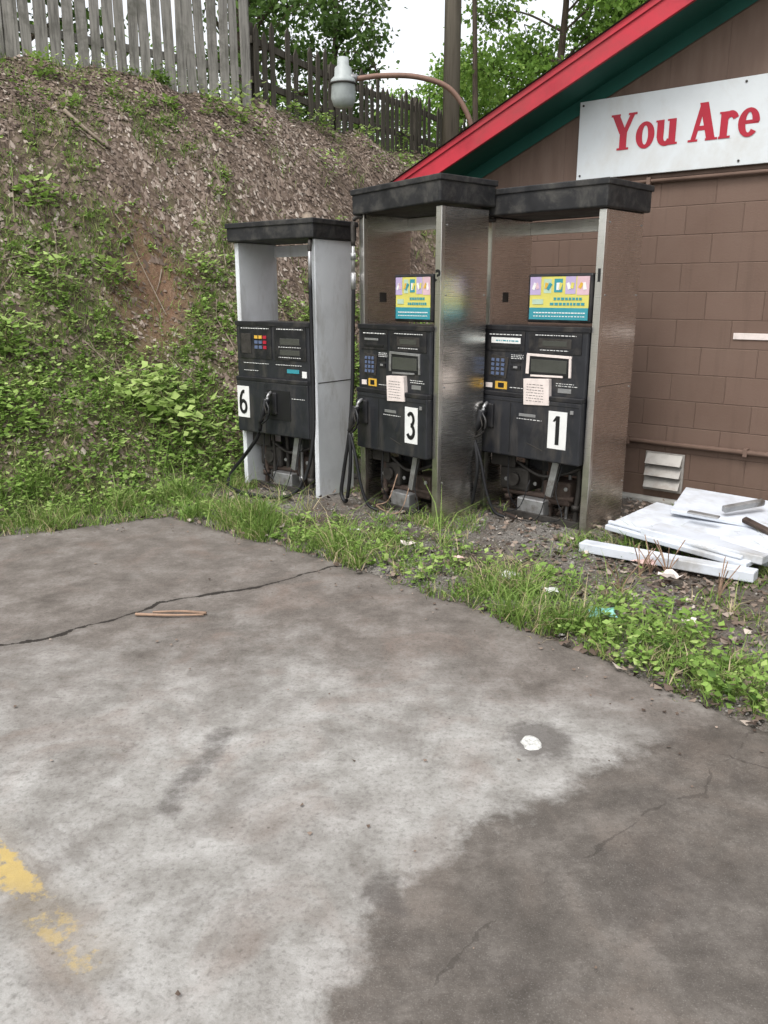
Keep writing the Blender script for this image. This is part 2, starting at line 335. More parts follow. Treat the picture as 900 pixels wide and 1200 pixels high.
# leaf litter on the hill
n=330000
x=R.uniform(-7,3.,n); y=R.uniform(5,17.5,n); f=hillf(x,y)
k=(f>.02)&(f<1.0)&(x>-.62*y)&(~blocked(x,y))&(R.random(n)<(1-.6*greenf(x,y)))&(R.random(n)<1-.8*soilf(x,y))&(R.random(n)<.25+1.2*fbm(x*2,y*2,14))
x,y=x[k],y[k]; n=len(x); z=height(x,y)+R.uniform(.0,.03,n)
L=rdir(n,0)*(R.uniform(.015,.055,(n,1))+(R.random((n,1))<.1)*.025); L[:,2]=R.normal(0,.009,n)
e=.15; gx=(height(x+e,y)-height(x-e,y))/(2*e); gy=(height(x,y+e)-height(x,y-e))/(2*e)
L[:,2]+=L[:,0]*gx+L[:,1]*gy
W=np.cross(L,np.stack([-gx,-gy,np.ones(n)],1)+R.normal(0,.3,(n,3))); W=nrm(W)*np.linalg.norm(L,axis=1,keepdims=True)*R.uniform(.2,.5,(n,1))
cards('fallen_leaf_litter',np.stack([x,y,z],1),L,W,np.clip(R.normal(.48,.25,n)+.7*(fbm(x*1.5,y*1.5,77)-.5),0,1),m_litter,.5)
def weeds(name,x,y,hgt,k,ls,mat,rmean,wid=(.25,.42)):
    n=len(x); z=height(x,y); X=np.repeat(x,k);Y=np.repeat(y,k);Z=np.repeat(z,k);H=np.repeat(hgt,k)
    m=n*k; rad=R.uniform(0,.55,m)*H; d=rdir(m); t=R.random(m)**.8
    Pp=np.stack([X+d[:,0]*rad,Y+d[:,1]*rad,Z+t*H],1)
    up=R.uniform(-.35,.6,m); L=nrm(np.stack([d[:,0]+R.normal(0,.4,m),d[:,1]+R.normal(0,.4,m),up],1))
    s=ls*R.uniform(.5,1.3,m)*(.6+.8*np.repeat(R.random(n),k)); L=L*s[:,None]
    W=nrm(np.cross(L,np.array([0,0,1.])+R.normal(0,.3,(m,3))))*(s*R.uniform(*wid,m))[:,None]
    r=np.clip(np.repeat(R.normal(rmean,.16,n),k)+R.normal(0,.13,m)+.25*(t-.5),0,1)
    return cards(name,Pp,L,W,r,mat,.3)
n=32000; x=R.uniform(-7,1.2,n); y=R.uniform(4.2,13,n); f=hillf(x,y)
p=vegf(x,y)*(.4+.6*sm(.65,.2,f))
k=(x>-.62*y)&(R.random(n)<p*.52)&(sdpoly(x,y,SLAB)<-.04)&(~blocked(x,y,.05))
x,y,f=x[k],y[k],f[k]; weeds('hillside_weeds',x,y,R.uniform(.03,.18,len(x))*(1.1-.5*f),14,.042,m_weed,.62)
n=40000; x=R.uniform(-7,1.5,n); y=R.uniform(4.2,15,n); f=hillf(x,y)
p=vegf(x,y)*.75+.1*sm(.45,.6,fbm(x*1.6,y*1.6,91)); k=(x>-.62*y)&(R.random(n)<p*.6)&(sdpoly(x,y,SLAB)<-.0)&(~blocked(x,y,.02)); x,y=x[k],y[k]; n=len(x)
kk=9; mm=n*kk; X=np.repeat(x,kk)+R.normal(0,.035,mm);Y=np.repeat(y,kk)+R.normal(0,.035,mm)
L=nrm(rdir(mm,0)*R.uniform(.1,1.,(mm,1))+np.array([0,0,1.]))*(np.repeat(R.uniform(.05,.2,n),kk)*R.uniform(.5,1.2,mm))[:,None]; W=rdir(mm,0)*R.uniform(.002,.0048,(mm,1))
blades('hillside_grass',np.stack([X,Y,height(X,Y)-.01],1),L,W,np.clip(np.repeat(R.normal(.66,.17,n),kk)+R.normal(0,.12,mm),0,1),m_grass)
n=1500; x=R.uniform(-8,0,n); y=R.uniform(6,13,n); f=hillf(x,y); k=(f>.2)&(f<1)&(R.random(n)<sm(.54,.68,fbm(x*1.0,y*1.0,63))*.6); x,y=x[k],y[k]
weeds('sparse_hill_plants',x,y,R.uniform(.08,.26,len(x)),18,.05,m_weed,.7)
bx=np.array([-1.75,-2.0,-2.15,-3.1,-3.4,-3.0,-2.6,-4.3,-3.7,-1.3,-1.9,-1.75,-3.3,-2.9]); by=np.array([6.95,7.1,6.9,6.9,6.4,7.6,8.1,6.5,7.2,7.3,8.9,10.9,8.2,6.3])
weeds('leafy_seedlings',bx+0.,by+0.,np.array([.5,.45,.4,.4,.45,.4,.3,.5,.35,.3,.3,.5,.3,.4]),90,.08,m_weed,.85)
n=240; x=R.uniform(-6,2.5,n); y=R.uniform(8,18,n); dc=pdist(x,y,CREST); k=(dc>-1.)&(dc<.3); x,y=x[k],y[k]
weeds('crest_undergrowth',x,y,R.uniform(.1,.38,len(x)),60,.055,m_weed,.65)
# grass strip
n=75000; x=R.uniform(-3.5,4,n); y=R.uniform(1.5,7.5,n); sd=-sdpoly(x,y,SLAB)
ns=fbm(x*2.2,y*2.2,55); ns2=fbm(x*7,y*7,57); p=sm(-.06,.06,sd+.24*(ns2-.5))*sm(.66,.25,sd+.95*(ns-.5))*(.25+1.2*sm(.42,.6,ns2))
near=np.full(len(x),9.)
for (px,py),a,w,d in PUMPS:
    a=math.radians(a); near=np.minimum(near,pdist(x,y,[(px,py),(px-w*math.cos(a),py-w*math.sin(a))],False))
p=np.maximum(p,sm(.4,.05,near)*sm(.36,.5,ns)*1.)
p=np.maximum(p,.22*sm(.45,.6,ns))*sm(-.07,.02,sd)
k=(R.random(n)<p*.42)&(~blocked(x,y,.0))&(pdist(x,y,TOE)<.4); x,y=x[k],y[k]; n=len(x)
kk=9; X=np.repeat(x,kk)+R.normal(0,.024,n*kk);Y=np.repeat(y,kk)+R.normal(0,.024,n*kk); mm=n*kk
Z=np.maximum(height(X,Y),-.002)-.005; hh=np.repeat(R.uniform(.03,.13,n)*(1+1.6*sm(.5,.62,fbm(x*3,y*3,88)))*(1+.8*(R.random(n)<.05)),kk)*R.uniform(.5,1.2,mm)
L=nrm(rdir(mm,0)*R.uniform(.1,1.,(mm,1))+np.array([0,0,1.]))*hh[:,None]; W=rdir(mm,0)*R.uniform(.0016,.004,(mm,1))
blades('grass_strip',np.stack([X,Y,Z],1),L,W,np.clip(np.repeat(R.normal(.6,.18,n),kk)+R.normal(0,.12,mm)+(R.random(mm)<.09)*.5,0,1),m_grass)
n=13000; x=R.uniform(-2,4.2,n); y=R.uniform(1,6.5,n); sd=-sdpoly(x,y,SLAB); ns=fbm(x*2.,y*2.,99)
p=sm(0,.06,sd)*sm(.9,.15,sd+.9*(ns-.45))*np.where(x>.9,1.,.35)
k=(R.random(n)<p*.6)&(~blocked(x,y,.02)); x,y=x[k],y[k]
weeds('strip_weeds',x,y,R.uniform(.03,.13,len(x))*np.where(x>1.1,1.6,1.),13,.036,m_weed,.6)
# gravel pebbles
n=32000; x=R.uniform(-2,4,n); y=R.uniform(2,7.2,n); sd=-sdpoly(x,y,SLAB)
k=(sd>.03)&(pdist(x,y,TOE)<.1)&(R.random(n)<.25+sm(.4,.55,fbm(x*1.5,y*1.5,12))); x,y=x[k],y[k]; n=len(x)
s=R.uniform(.003,.011,n); s=np.where(R.random(n)<.025,s*2.3,s)
O=np.array([[1,0,0],[0,1,0],[-1,0,0],[0,-1,0],[0,0,.7],[0,0,-.7]],float)
V=(np.stack([x,y,height(x,y)+s*.3],1)[:,None,:]+O[None]*s[:,None,None]*R.uniform(.6,1.3,(n,6,1)))
i=(np.arange(n)*6)[:,None]; T=np.array([[0,1,4],[1,2,4],[2,3,4],[3,0,4],[1,0,5],[2,1,5],[3,2,5],[0,3,5]])
npmesh('gravel',V.reshape(-1,3),(i[:,:,None]+T[None]).reshape(-1,3),m_stone,{'rnd':np.repeat(np.clip(R.normal(.45,.25,n),0,1),6)})
n=13000; x=R.uniform(-2.4,4,n); y=R.uniform(2,7.2,n); sd=-sdpoly(x,y,SLAB); k=(sd>-.03)&(R.random(n)<.35+.9*sm(.7,1.4,x)); x,y=x[k],y[k]; n=len(x)
L=rdir(n,0)*R.uniform(.015,.065,(n,1)); L[:,2]=R.normal(0,.015,n); W=nrm(np.cross(L,np.array([0,0,1.])+R.normal(0,.4,(n,3))))*np.linalg.norm(L,axis=1,keepdims=True)*.35
cards('dry_leaves_on_gravel',np.stack([x,y,np.maximum(height(x,y),0)+.015],1),L,W,np.clip(R.normal(.5,.28,n),0,1),m_litter,.5)
n=4200; x=R.uniform(-3.5,2.2,n); y=R.uniform(1.3,5.9,n); sd=sdpoly(x,y,SLAB); k=(sd>.0)&(R.random(n)<.03+sm(.45,0,sd)*.8); x,y=x[k],y[k]; n=len(x)
L=rdir(n,0)*R.uniform(.004,.024,(n,1)); W=nrm(np.cross(L,np.array([0,0,1.])+R.normal(0,.4,(n,3))))*np.linalg.norm(L,axis=1,keepdims=True)*.4
cards('crumbs_on_concrete',np.stack([x,y,np.full(n,.01)],1),L,W,np.clip(R.normal(.4,.28,n),0,1),m_litter,.4)
V=[];F=[]
for i in range(300):
    x0=random.uniform(-6.5,1); y0=random.uniform(6,13); 
    if not .1<float(hillf(np.array([x0]),np.array([y0]))[0])<.97: continue
    a=random.uniform(0,6.28); l=random.uniform(.12,.7)
    pts=[(x0+math.cos(a)*l*t+random.uniform(-.03,.03),y0+math.sin(a)*l*t) for t in (0,.5,1)]
    pts=[(p,q,float(height(np.array([p]),np.array([q]))[0])+.03) for p,q in pts]
    tubegeo(pts,(random.uniform(.002,.009),.0015),5,3,V,F)
poly('fallen_twigs',V,F,m_twig)
def hz(x,y): return float(height(np.array([x]),np.array([y]))[0])
pp=[(-3.3,9.15),(-3.05,9.1),(-2.85,9.15)]; tube('fallen_branch',[(a,b,hz(a,b)+.05) for a,b in pp],(.022,.012),m_twig)
pp=[(-.95,10.6),(-.85,10.2),(-.8,9.9)]; tube('fallen_branch',[(a,b,hz(a,b)+.09) for a,b in pp],(.07,.05),m_twig)
# ---------------------------------------------------------------- fences
def fence(name,line,sp,w,t,hgt,mat,pointed,jit,rails,gap=0.):
    V=[];F=[]
    for (ax,ay),(bx,by) in zip(line[:-1],line[1:]):
        L=math.hypot(bx-ax,by-ay); ux,uy=(bx-ax)/L,(by-ay)/L; nx,ny=uy,-ux
        def add(s0,s1,d0,d1,z0,z1,lean=0.,dog=0.):
            o=len(V); zz=z1-dog; sm_=(s0+s1)/2; q=.28 if not pointed else .02
            prof=[(s0,z0[0]),(s1,z0[1]),(s1+lean,zz),(sm_+(s1-sm_)*q+lean,z1),(sm_-(s1-sm_)*q+lean,z1),(s0+lean,zz)]
            for d in (d0,d1):
                for s,z in prof: V.append((ax+ux*s+nx*d,ay+uy*s+ny*d,z))
            F.append(tuple(o+i for i in range(6))); F.append(tuple(o+11-i for i in range(6)))
            for i in range(6): F.append((o+i,o+6+i,o+6+(i+1)%6,o+(i+1)%6))
        s=0
        while s<L:
            if random.random()>gap:
                x0,y0=ax+ux*s,ay+uy*s; g=hz(x0,y0)-.16
                ww=w*random.uniform(.8,1.05); h=hgt*(1+random.uniform(-jit,jit))+.12
                g+=random.uniform(0,.1); dd=random.uniform(0,.012)
                add(s,s+ww,.02+dd,.02+t+dd,(g,g+random.uniform(-.03,.03)),g+h,random.uniform(-.035,.035)*hgt,.05 if not pointed else w*.8)
            s+=sp*random.uniform(.93,1.07)
        for rz in rails:
            N=max(1,int(L/2.2))
            for i in range(N):
                s0,s1=L*i/N,L*(i+1)/N
                z0=hz(ax+ux*s0,ay+uy*s0)+rz; z1=hz(ax+ux*s1,ay+uy*s1)+rz; o=len(V)
                for s_,zb in ((s0,z0),(s1,z1)):
                    for d,zz in ((-.03,0),(.015,0),(.015,.085),(-.03,.085)): V.append((ax+ux*s_+nx*d,ay+uy*s_+ny*d,zb+zz))
                F.extend([(o,o+1,o+5,o+4),(o+1,o+2,o+6,o+5),(o+2,o+3,o+7,o+6),(o+3,o,o+4,o+7),(o+3,o+2,o+1,o),(o+4,o+5,o+6,o+7)])
        N=max(1,int(L/2.2))
        for i in range(N+1):
            s0=L*i/N; g=hz(ax+ux*s0,ay+uy*s0); o=len(V)
            for zz in (g-.2,g+hgt*1.02):
                for a_,b_2 in ((0,-.12),(.09,-.12),(.09,-.035),(0,-.035)): V.append((ax+ux*(s0+a_)+nx*b_2,ay+uy*(s0+a_)+ny*b_2,zz))
            F.extend([tuple(o+i_ for i_ in f_2) for f_2 in BF])
    return poly(name,V,F,mat)
fence('wooden_fence',[(-9,6.9),(-6.5,8.15),(-4.04,9.65),(-1.78,11.6)],.152,.13,.018,1.8,m_wood,False,.05,(.3,1.4),.01)
fence('picket_fence',[(-1.75,11.9),(-.75,13.5),(.6,15.8),(1.8,17.9),(3.5,20.2)],.17,.1,.02,.92,m_wood2,True,.12,(.2,.68),.12)
# ---------------------------------------------------------------- building
B=empty('cinder_block_store',(BO[0],BO[1],0),math.atan2(-.6295,.777))
mw=M('painted_block_wall',.75,0,.25); sx=mw.n('ShaderNodeSeparateXYZ'); mw.l(mw.co(),sx.inputs[0]); cx=mw.n('ShaderNodeCombineXYZ')
mw.l(mw.math('ADD',sx.outputs[0],sx.outputs[1]),cx.inputs[0]); mw.l(sx.outputs[2],cx.inputs[1])
br=mw.n('ShaderNodeTexBrick'); mw.l(cx.outputs[0],br.inputs['Vector'])
for k_,v_ in (('Scale',1.),('Mortar Size',.005),('Mortar Smooth',.8),('Brick Width',.406),('Row Height',.203),('Bias',0.)): br.inputs[k_].default_value=v_
br.inputs['Color1'].default_value=(.132,.086,.065,1); br.inputs['Color2'].default_value=(.15,.098,.075,1); br.inputs['Mortar'].default_value=(.112,.072,.054,1)
nz=mw.noise(mw.co(),2.2,5,.65); c=mw.mix(mw.rng(nz,.35,.7,0,.4),br.outputs['Color'],(.178,.125,.098))
c=mw.mix(mw.math('MULTIPLY',mw.rng(sx.outputs[2],.35,.0),mw.rng(mw.noise(mw.co(),6,5,.7),.35,.65)),c,(.1,.065,.045))
c=mw.mix(mw.rng(mw.noise(mw.scale(mw.co(),(6,6,.5)),2,5,.6),.55,.75,0,.35),c,(.08,.054,.041))
mw.base(c); mw.bump(mw.math('ADD',mw.math('MULTIPLY',br.outputs['Fac'],-.6),mw.math('MULTIPLY',mw.noise(mw.co(),60,4,.7),.35)),.7,.008)
ms=M('painted_siding',.7,0,.25); sx=ms.n('ShaderNodeSeparateXYZ'); ms.l(ms.co(),sx.inputs[0])
wv=ms.math('PINGPONG',sx.outputs[0],.2); gr=ms.rng(wv,.0,.005,1,0)
nz=ms.noise(ms.scale(ms.co(),(4,4,.8)),2,5,.6)
c=ms.ramp(nz,[(.3,(.118,.079,.061)),(.5,(.145,.098,.076)),(.7,(.17,.12,.094))]); c=ms.mix(ms.math('MULTIPLY',gr,.25),c,(.08,.05,.04))
ms.base(c); ms.bump(ms.math('MULTIPLY',gr,-1.),.4,.005)
SL=.436; zl=lambda X: 2.41+SL*(2.16+X) if X<2.05 else 2.41+SL*(2.16+2.05)-SL*(X-2.05)
DEP=7.; XL,XR=-1.95,6.05
poly('block_wall',[(XL,0,-.2),(XR,0,-.2),(XR,0,2.46),(XL,0,2.46)],[(0,1,2,3)],mw.m,B)
poly('block_wall_side',[(XL,0.,-.2),(XL,DEP,-.2),(XL,DEP,2.5),(XL,0.,2.5)],[(0,3,2,1)],mw.m,B)
poly('block_wall_rest',[(XR,0,-.2),(XR,DEP,-.2),(XR,DEP,2.5),(XR,0,2.5),(XL,DEP,-.2),(XL,DEP,2.5),(2.05,DEP,4.24)],[(0,1,2,3),(1,4,5,6,2)],mw.m,B)
poly('gable_siding',[(XL,-.012,2.44),(XR,-.012,2.44),(XR,-.012,zl(XR)-.002),(2.05,-.012,zl(2.05)-.002),(XL,-.012,zl(XL)-.002),(XL,0,2.44),(XR,0,2.44)],[(0,1,2,3,4),(0,5,6,1)],ms.m,B)
OH=.4
m_roof=painted('roof_asphalt',(.06,.06,.06),.9,var=.3,sc=20)
def roofside(sgn):
    xr=2.05; xe=2.05-sgn*4.42
    z0=zl(-2.37); z1=zl(2.05); ya,yb=-OH,DEP+.4
    poly('soffit',[(xe,ya+.03,z0),(xr,ya+.03,z1),(xr,yb,z1),(xe,yb,z0)],[(0,1,2,3)],m_green,B)
    poly('roof_sheet',[(xe,ya-.03,z0+.17),(xr,ya-.03,z1+.17),(xr,yb,z1+.17),(xe,yb,z0+.17)],[(0,1,2,3)],m_roof,B)
    poly('rake_fascia',[(xe,ya,z0-.012),(xr,ya,z1-.012),(xr,ya,z1+.155),(xe,ya,z0+.155),(xe,ya+.028,z0-.012),(xr,ya+.028,z1-.012),(xr,ya+.028,z1+.155),(xe,ya+.028,z0+.155)],[(0,1,2,3),(4,7,6,5),(0,4,5,1),(0,3,7,4)],m_red,B)
    poly('drip_edge',[(xe,ya-.012,z0+.12),(xr,ya-.012,z1+.12),(xr,ya-.012,z1+.165),(xe,ya-.012,z0+.165)],[(0,1,2,3)],m_red,B)
    poly('frieze_board',[(XL if sgn>0 else XR,-.03,zl(XL)-.11),(xr,-.03,z1-.11),(xr,-.03,z1-.001),(XL if sgn>0 else XR,-.03,zl(XL)-.001)],[(0,1,2,3)],m_green,B)
    poly('eave_fascia',[(xe,ya+.03,z0-.01),(xe,yb,z0-.01),(xe,yb,z0+.16),(xe,ya+.03,z0+.16)],[(0,1,2,3)],m_red,B)
roofside(1); roofside(-1)
box('footing',XL,XR,-.12,-.003,-.1,.035,painted('footing_concrete',(.36,.35,.32),.9,var=.3,sc=8),B)
tube('conduit_upper',[(-1.9,-.03,2.42),(6,-.03,2.42)],.014,m_browntrim,B,smooth=False)
tube('conduit_lower',[(-1.9,-.035,.475),(6,-.035,.475)],.02,m_browntrim,B,smooth=False)
for q in range(7): box('conduit_strap',-1.2+q*1.1,-1.17+q*1.1,-.05,-.001,2.395,2.445,m_browntrim,B,.002); box('conduit_strap',-1.0+q*.9,-.97+q*.9,-.058,-.001,.445,.505,m_browntrim,B,.002)
V=empty('vent',(0,0,0)); V.parent=B
box('vent_frame',.06,.37,-.02,-.002,.09,.4,m_louver,V,.003)
for i in range(3):
    z=.11+i*.095
    poly('louver',[(.075,-.022,z+.09),(.355,-.022,z+.09),(.355,-.07,z+.01),(.075,-.07,z+.01),(.075,-.022,z),(.355,-.022,z)],[(0,3,2,1),(3,4,5,2),(0,4,3),(1,2,5)],m_louver,V)
box('wall_plate',.63,.9,-.01,-.002,1.29,1.335,m_paper,B,.002)
# sign
SG=empty('store_sign',(BO[0],BO[1],0),math.atan2(-.6295,.777))
box('panel',-.67,1.75,-.05,-.03,2.47,3.03,m_sign,SG,.003)
for xx in (-.64,.55,1.72):
    for zz in (2.5,3.0): tube('screw',[(xx,-.056,zz),(xx,-.049,zz)],.008,m_grime,SG,smooth=False)
cnt=[0]
PL=[SG,m_redl,-.0515]
def quad(P4,ox,oz,sc,wx):
    cnt[0]+=1; y=PL[2]-.00025*(cnt[0]%12)
    poly('letter_stroke',[(ox+p[0]*sc*wx,y,oz+p[1]*sc) for p in P4],[tuple(range(len(P4)))],PL[1],PL[0])
def st(a,b,w,o):
    dx,dy=b[0]-a[0],b[1]-a[1]
    if abs(dy)>abs(dx)*.5: quad([(a[0]-w/2,a[1]),(b[0]-w/2,b[1]),(b[0]+w/2,b[1]),(a[0]+w/2,a[1])],*o)
    else: quad([(a[0],a[1]-w/2),(b[0],b[1]-w/2),(b[0],b[1]+w/2),(a[0],a[1]+w/2)],*o)
def arc(cx,cy,rx,ry,ix,iy,a0,a1,o,n=20):
    ou=[];inn=[]
    for i in range(n+1):
        t=math.radians(a0+(a1-a0)*i/n); ou.append((cx+rx*math.cos(t),cy+ry*math.sin(t))); inn.append((cx+ix*math.cos(t),cy+iy*math.sin(t)))
    cnt[0]+=1; y=PL[2]-.00025*(cnt[0]%12); pts=ou+inn; N=n+1
    poly('letter_arc',[(o[0]+p[0]*o[2]*o[3],y,o[1]+p[1]*o[2]) for p in pts],[(i,i+1,N+i+1,N+i) for i in range(n)],PL[1],PL[0])
def letter(ch,x,z,sc,wx):
    o=(x,z,sc,wx)
    if ch=='Y':
        st((.1,1),(.4,.45),.26,o); st((.72,1),(.44,.45),.17,o); st((.41,.5),(.41,0),.25,o)
        st((-.05,.97),(.28,.97),.06,o); st((.56,.97),(.86,.97),.06,o); st((.2,.03),(.62,.03),.06,o); return .84
    if ch=='o': arc(.31,.34,.32,.37,.1,.26,0,360,o,28); return .66
    if ch=='u':
        st((.14,.69),(.14,.22),.23,o); arc(.32,.25,.285,.27,.07,.14,180,330,o); st((.54,.69),(.54,0),.23,o)
        st((-.02,.665),(.2,.665),.05,o); st((.36,.665),(.56,.665),.05,o); st((.52,.03),(.72,.03),.06,o); return .75
    if ch=='A':
        st((.12,0),(.39,1),.16,o); st((.4,1),(.7,0),.27,o); st((.2,.34),(.58,.34),.12,o)
        st((-.03,.03),(.28,.03),.06,o); st((.52,.03),(.9,.03),.06,o); return .9
    if ch=='r':
        st((.15,.69),(.15,0),.23,o); arc(.34,.43,.25,.27,.08,.1,20,150,o); st((-.01,.665),(.15,.665),.05,o); st((0,.03),(.36,.03),.06,o); return .56
    if ch=='e': arc(.31,.34,.32,.37,.1,.26,0,318,o,26); st((.1,.35),(.6,.35),.1,o); return .67
    if ch=='H':
        st((.14,1),(.14,0),.24,o); st((.64,1),(.64,0),.24,o); st((.2,.52),(.6,.52),.12,o)
        for q in (.14,.64):
            st((q-.19,.97),(q+.19,.97),.06,o); st((q-.19,.03),(q+.19,.03),.06,o)
        return .86
    if ch=='6': arc(.3,.3,.3,.31,.13,.16,0,360,o,26); arc(.36,.42,.36,.58,.19,.44,80,182,o,12); return .6
    if ch=='3': arc(.28,.72,.27,.28,.11,.15,-90,150,o,16); arc(.28,.29,.3,.3,.13,.15,-155,90,o,18); return .6
    if ch=='1': st((.32,1),(.32,0),.2,o); st((.12,.8),(.28,.98),.12,o); return .6
    return .3
cx_=-.395
for ch in 'You Are Here': cx_+=letter(ch,cx_,2.655,.25,.885)*.25*.885*1.01+.004
# ---------------------------------------------------------------- pumps
def txt(name,s,size,loc,rot,mat,parent,bold=.012,sx=1.):
    c=bpy.data.curves.new(name,'FONT'); c.body=s; c.size=size; c.offset=bold; c.extrude=.0008; c.align_x='CENTER'; c.align_y='CENTER'
    o=bpy.data.objects.new(name,c); COL.objects.link(o); o.location=loc; o.rotation_euler=rot; o.scale=(sx,1,1); c.materials.append(mat); o.parent=parent; return o
def nozzle(P,x,y,z,side=1):
    tube('nozzle_spout',[(x,y-.01,z+.12),(x+.01*side,y-.05,z+.1),(x,y-.075,z+.03)],.013,m_galv,P)
    tube('nozzle_body',[(x,y-.06,z+.07),(x-.01*side,y-.085,z-.02),(x-.05*side,y-.09,z-.12)],(.032,.02),m_black,P)
    tube('nozzle_guard',[(x+.02*side,y-.09,z+.06),(x+.07*side,y-.11,z+.0),(x+.05*side,y-.11,z-.08),(x-.03*side,y-.095,z-.13)],.008,m_black,P)
    tube('nozzle_lever',[(x+.01*side,y-.1,z+.03),(x+.035*side,y-.105,z-.04),(x-.01*side,y-.1,z-.09)],.005,m_grime,P)
def pump(loc,a,W,D,num,kind,H=2.13,capt=.17,zb=.47,ztop=1.39,capkick=0.):
    P=empty('gas_pump',(loc[0],loc[1],0.0),math.radians(a)); post=m_steel if kind!='white' else m_wht
    T=.045
    box('post_right',-T,0,0,D,-.03,H,post,P,.006)
    box('post_left',-W,-W+T,0,D,-.03,H,post,P,.006)
    if kind!='white':
        box('post_trim',-T-.004,.004,-.006,.03,-.02,H-.003,m_steel2,P,.003); box('post_trim',-W-.004,-W+T+.004,-.006,.03,-.02,H-.003,m_steel2,P,.003)
        box('seam',-.001,.0015,.03,D-.01,1.005,1.008,m_grime,P,0)
        for zz in (.3,.98,1.6,2.05):
            for yy in (.05,D-.03): tube('rivet',[(.0,yy,zz),(.004,yy,zz)],.006,m_galv,P,8,smooth=False)
    else:
        box('seam',-.001,.002,.01,D-.01,.93,.937,m_grime,P,0)
    c=box('cap',-W-.03,.03,-.05,D+.03,H+.003,H+capt,m_cap,P,.01,capkick)
    c2=box('cap_lip',-W-.04,.04,-.06,D+.04,H+capt-.035,H+capt+.004,m_cap,P,.006,capkick)
    if kind=='white': x0,x1=-W+.01,-T-.003
    else: x0,x1=-W+.01,-T-.01
    f=lambda q:x0+(x1-x0)*q
    box('display_head',x0,x1,-.03,D-.06,zb+.45,ztop,m_black2,P,.012)
    box('lower_door',x0+.003,x1-.003,-.055,D-.08,zb,zb+.43,m_black2,P,.01)
    box('console_ledge',x0+.002,x1-.002,-.06,.05,zb+.425,zb+.46,m_black,P,.006)
    box('head_rim',x0-.004,x1+.004,-.038,.0,ztop-.03,ztop+.006,m_black,P,.004)
    Y=-.03
    def it(n,a0,a1,z0,z1,m,pr=.003,y=Y,roll=0.,bev=.001): return box(n,f(a0),f(a1),y-pr,y+.002,z0,z1,m,P,bev,roll)
    rr=random.Random(int(num)*5)
    def tiny(n_,a0,a1,z,pr,y=Y,m=m_decal,hh=.004):
        q=a0
        while q<a1:
            w_=rr.uniform(.008,.03); it(n_,q,min(q+w_,a1),z,z+hh,m,pr,y,0,0); q+=w_+.01
    if kind!='white':
        it('header_bezel',.05,.43,1.215,1.355,m_black,.006); it('header_bezel',.47,.95,1.215,1.355,m_black,.006)
        tiny('label_text',.08,.4,1.328,.0085,hh=.006); tiny('label_text',.53,.9,1.334,.0085,hh=.005)
        if num=='1': it('card_sticker',.1,.39,1.27,1.31,m_decal,.009); tiny('card_sticker_blue',.15,.37,1.285,.011,m=m_teal,hh=.008)
        else: it('card_sticker',.1,.3,1.28,1.295,m_galv,.009)
        it('card_slot',.1,.38,1.235,1.25,m_blk,.011)
        it('price_lcd',.6,.82,1.265,1.3,m_lcd,.009); it('price_frame',.56,.86,1.25,1.315,m_grime,.0075); tiny('price_label',.58,.84,1.235,.009)
        tp=m_paper if num=='1' else m_galv
        it('screen_tape',.46,.87,1.19,1.207,tp,.0095,roll=.02); it('screen_tape',.455,.485,1.07,1.2,tp,.0095,roll=.03); it('screen_tape',.85,.87,1.06,1.19,tp,.0095,roll=-.03); it('screen_tape',.5,.8,1.055,1.068,tp,.0095,roll=-.02)
        it('screen',.48,.855,1.065,1.192,m_blk,.007); it('screen_glass',.5,.83,1.085,1.172,m_lcd,.0085)
        it('keypad',.09,.27,1.03,1.18,m_grime,.006,roll=.12)
        for i in range(3):
            for j in range(4): it('key',.11+i*.05,.14+i*.05,1.045+j*.032,1.066+j*.032,m_blue,.013,roll=.12)
        for j in range(3): tiny('instruction_text',.3,.42,1.19-.012*j,.003)
        it('button',.3,.4,1.09,1.12,m_black,.008); it('button',.3,.4,1.14,1.165,m_black,.008)
        it('round_button',.33,.37,1.1,1.115,m_galv,.01)
        it('yellow_label',.15,.27,.945,1.0,m_yel,.004); it('yellow_text',.18,.24,.955,.99,m_blk,.006); it('grade_label',.05,.12,.95,.985,m_paper,.004); it('grade_label',.76,.88,.955,.985,m_galv,.004)
        tiny('small_text',.74,.93,1.0,.003); tiny('small_text',.74,.9,1.015,.003); tiny('small_text',.3,.44,.96,.003)
        it('paper_notice',.46,.7,.86,1.04,m_paper,.034,roll=-.05)
        for i in range(7): tiny('notice_text',.49,.65,.885+i*.019,.0355,m=m_grime,hh=.003)
        it('door_line',.03,.97,.865,.87,m_blk,.002,y=-.055); it('door_seam',.33,.338,.5,.86,m_blk,.0015,y=-.055)
        it('warning_label',.42,.58,.77,.79,m_galv,.002,y=-.055); tiny('warning_text',.4,.64,.75,.002,y=-.055); it('lock',.9,.93,.82,.845,m_galv,.006,y=-.055); it('scrape',.5,.66,.56,.566,m_grime,.0015,y=-.055,roll=.3)
        ax0,ax1=-W+T+ (.36*W if W>.85 else .42*W),-T-.01
        z0,z1=ztop+.03,ztop+.35
        box('topper_frame',ax0,ax1,-.02,.05,z0,z1,m_black,P,.012)
        ww=ax1-ax0; g=lambda q:ax0+.02+(ww-.04)*q
        def ad(n,a0,a1,b0,b1,m,pr,roll=0.): return box(n,g(a0),g(a1),-.02-pr,-.018,z0+.02+(z1-z0-.04)*b0,z0+.02+(z1-z0-.04)*b1,m,P,0,roll)
        ad('ad_face',0,1,0,1,m_yel2,.003); ad('ad_band',0,1,0,.28,m_teal,.005); ad('ad_purple',0,.19,.58,1,m_pur,.005)
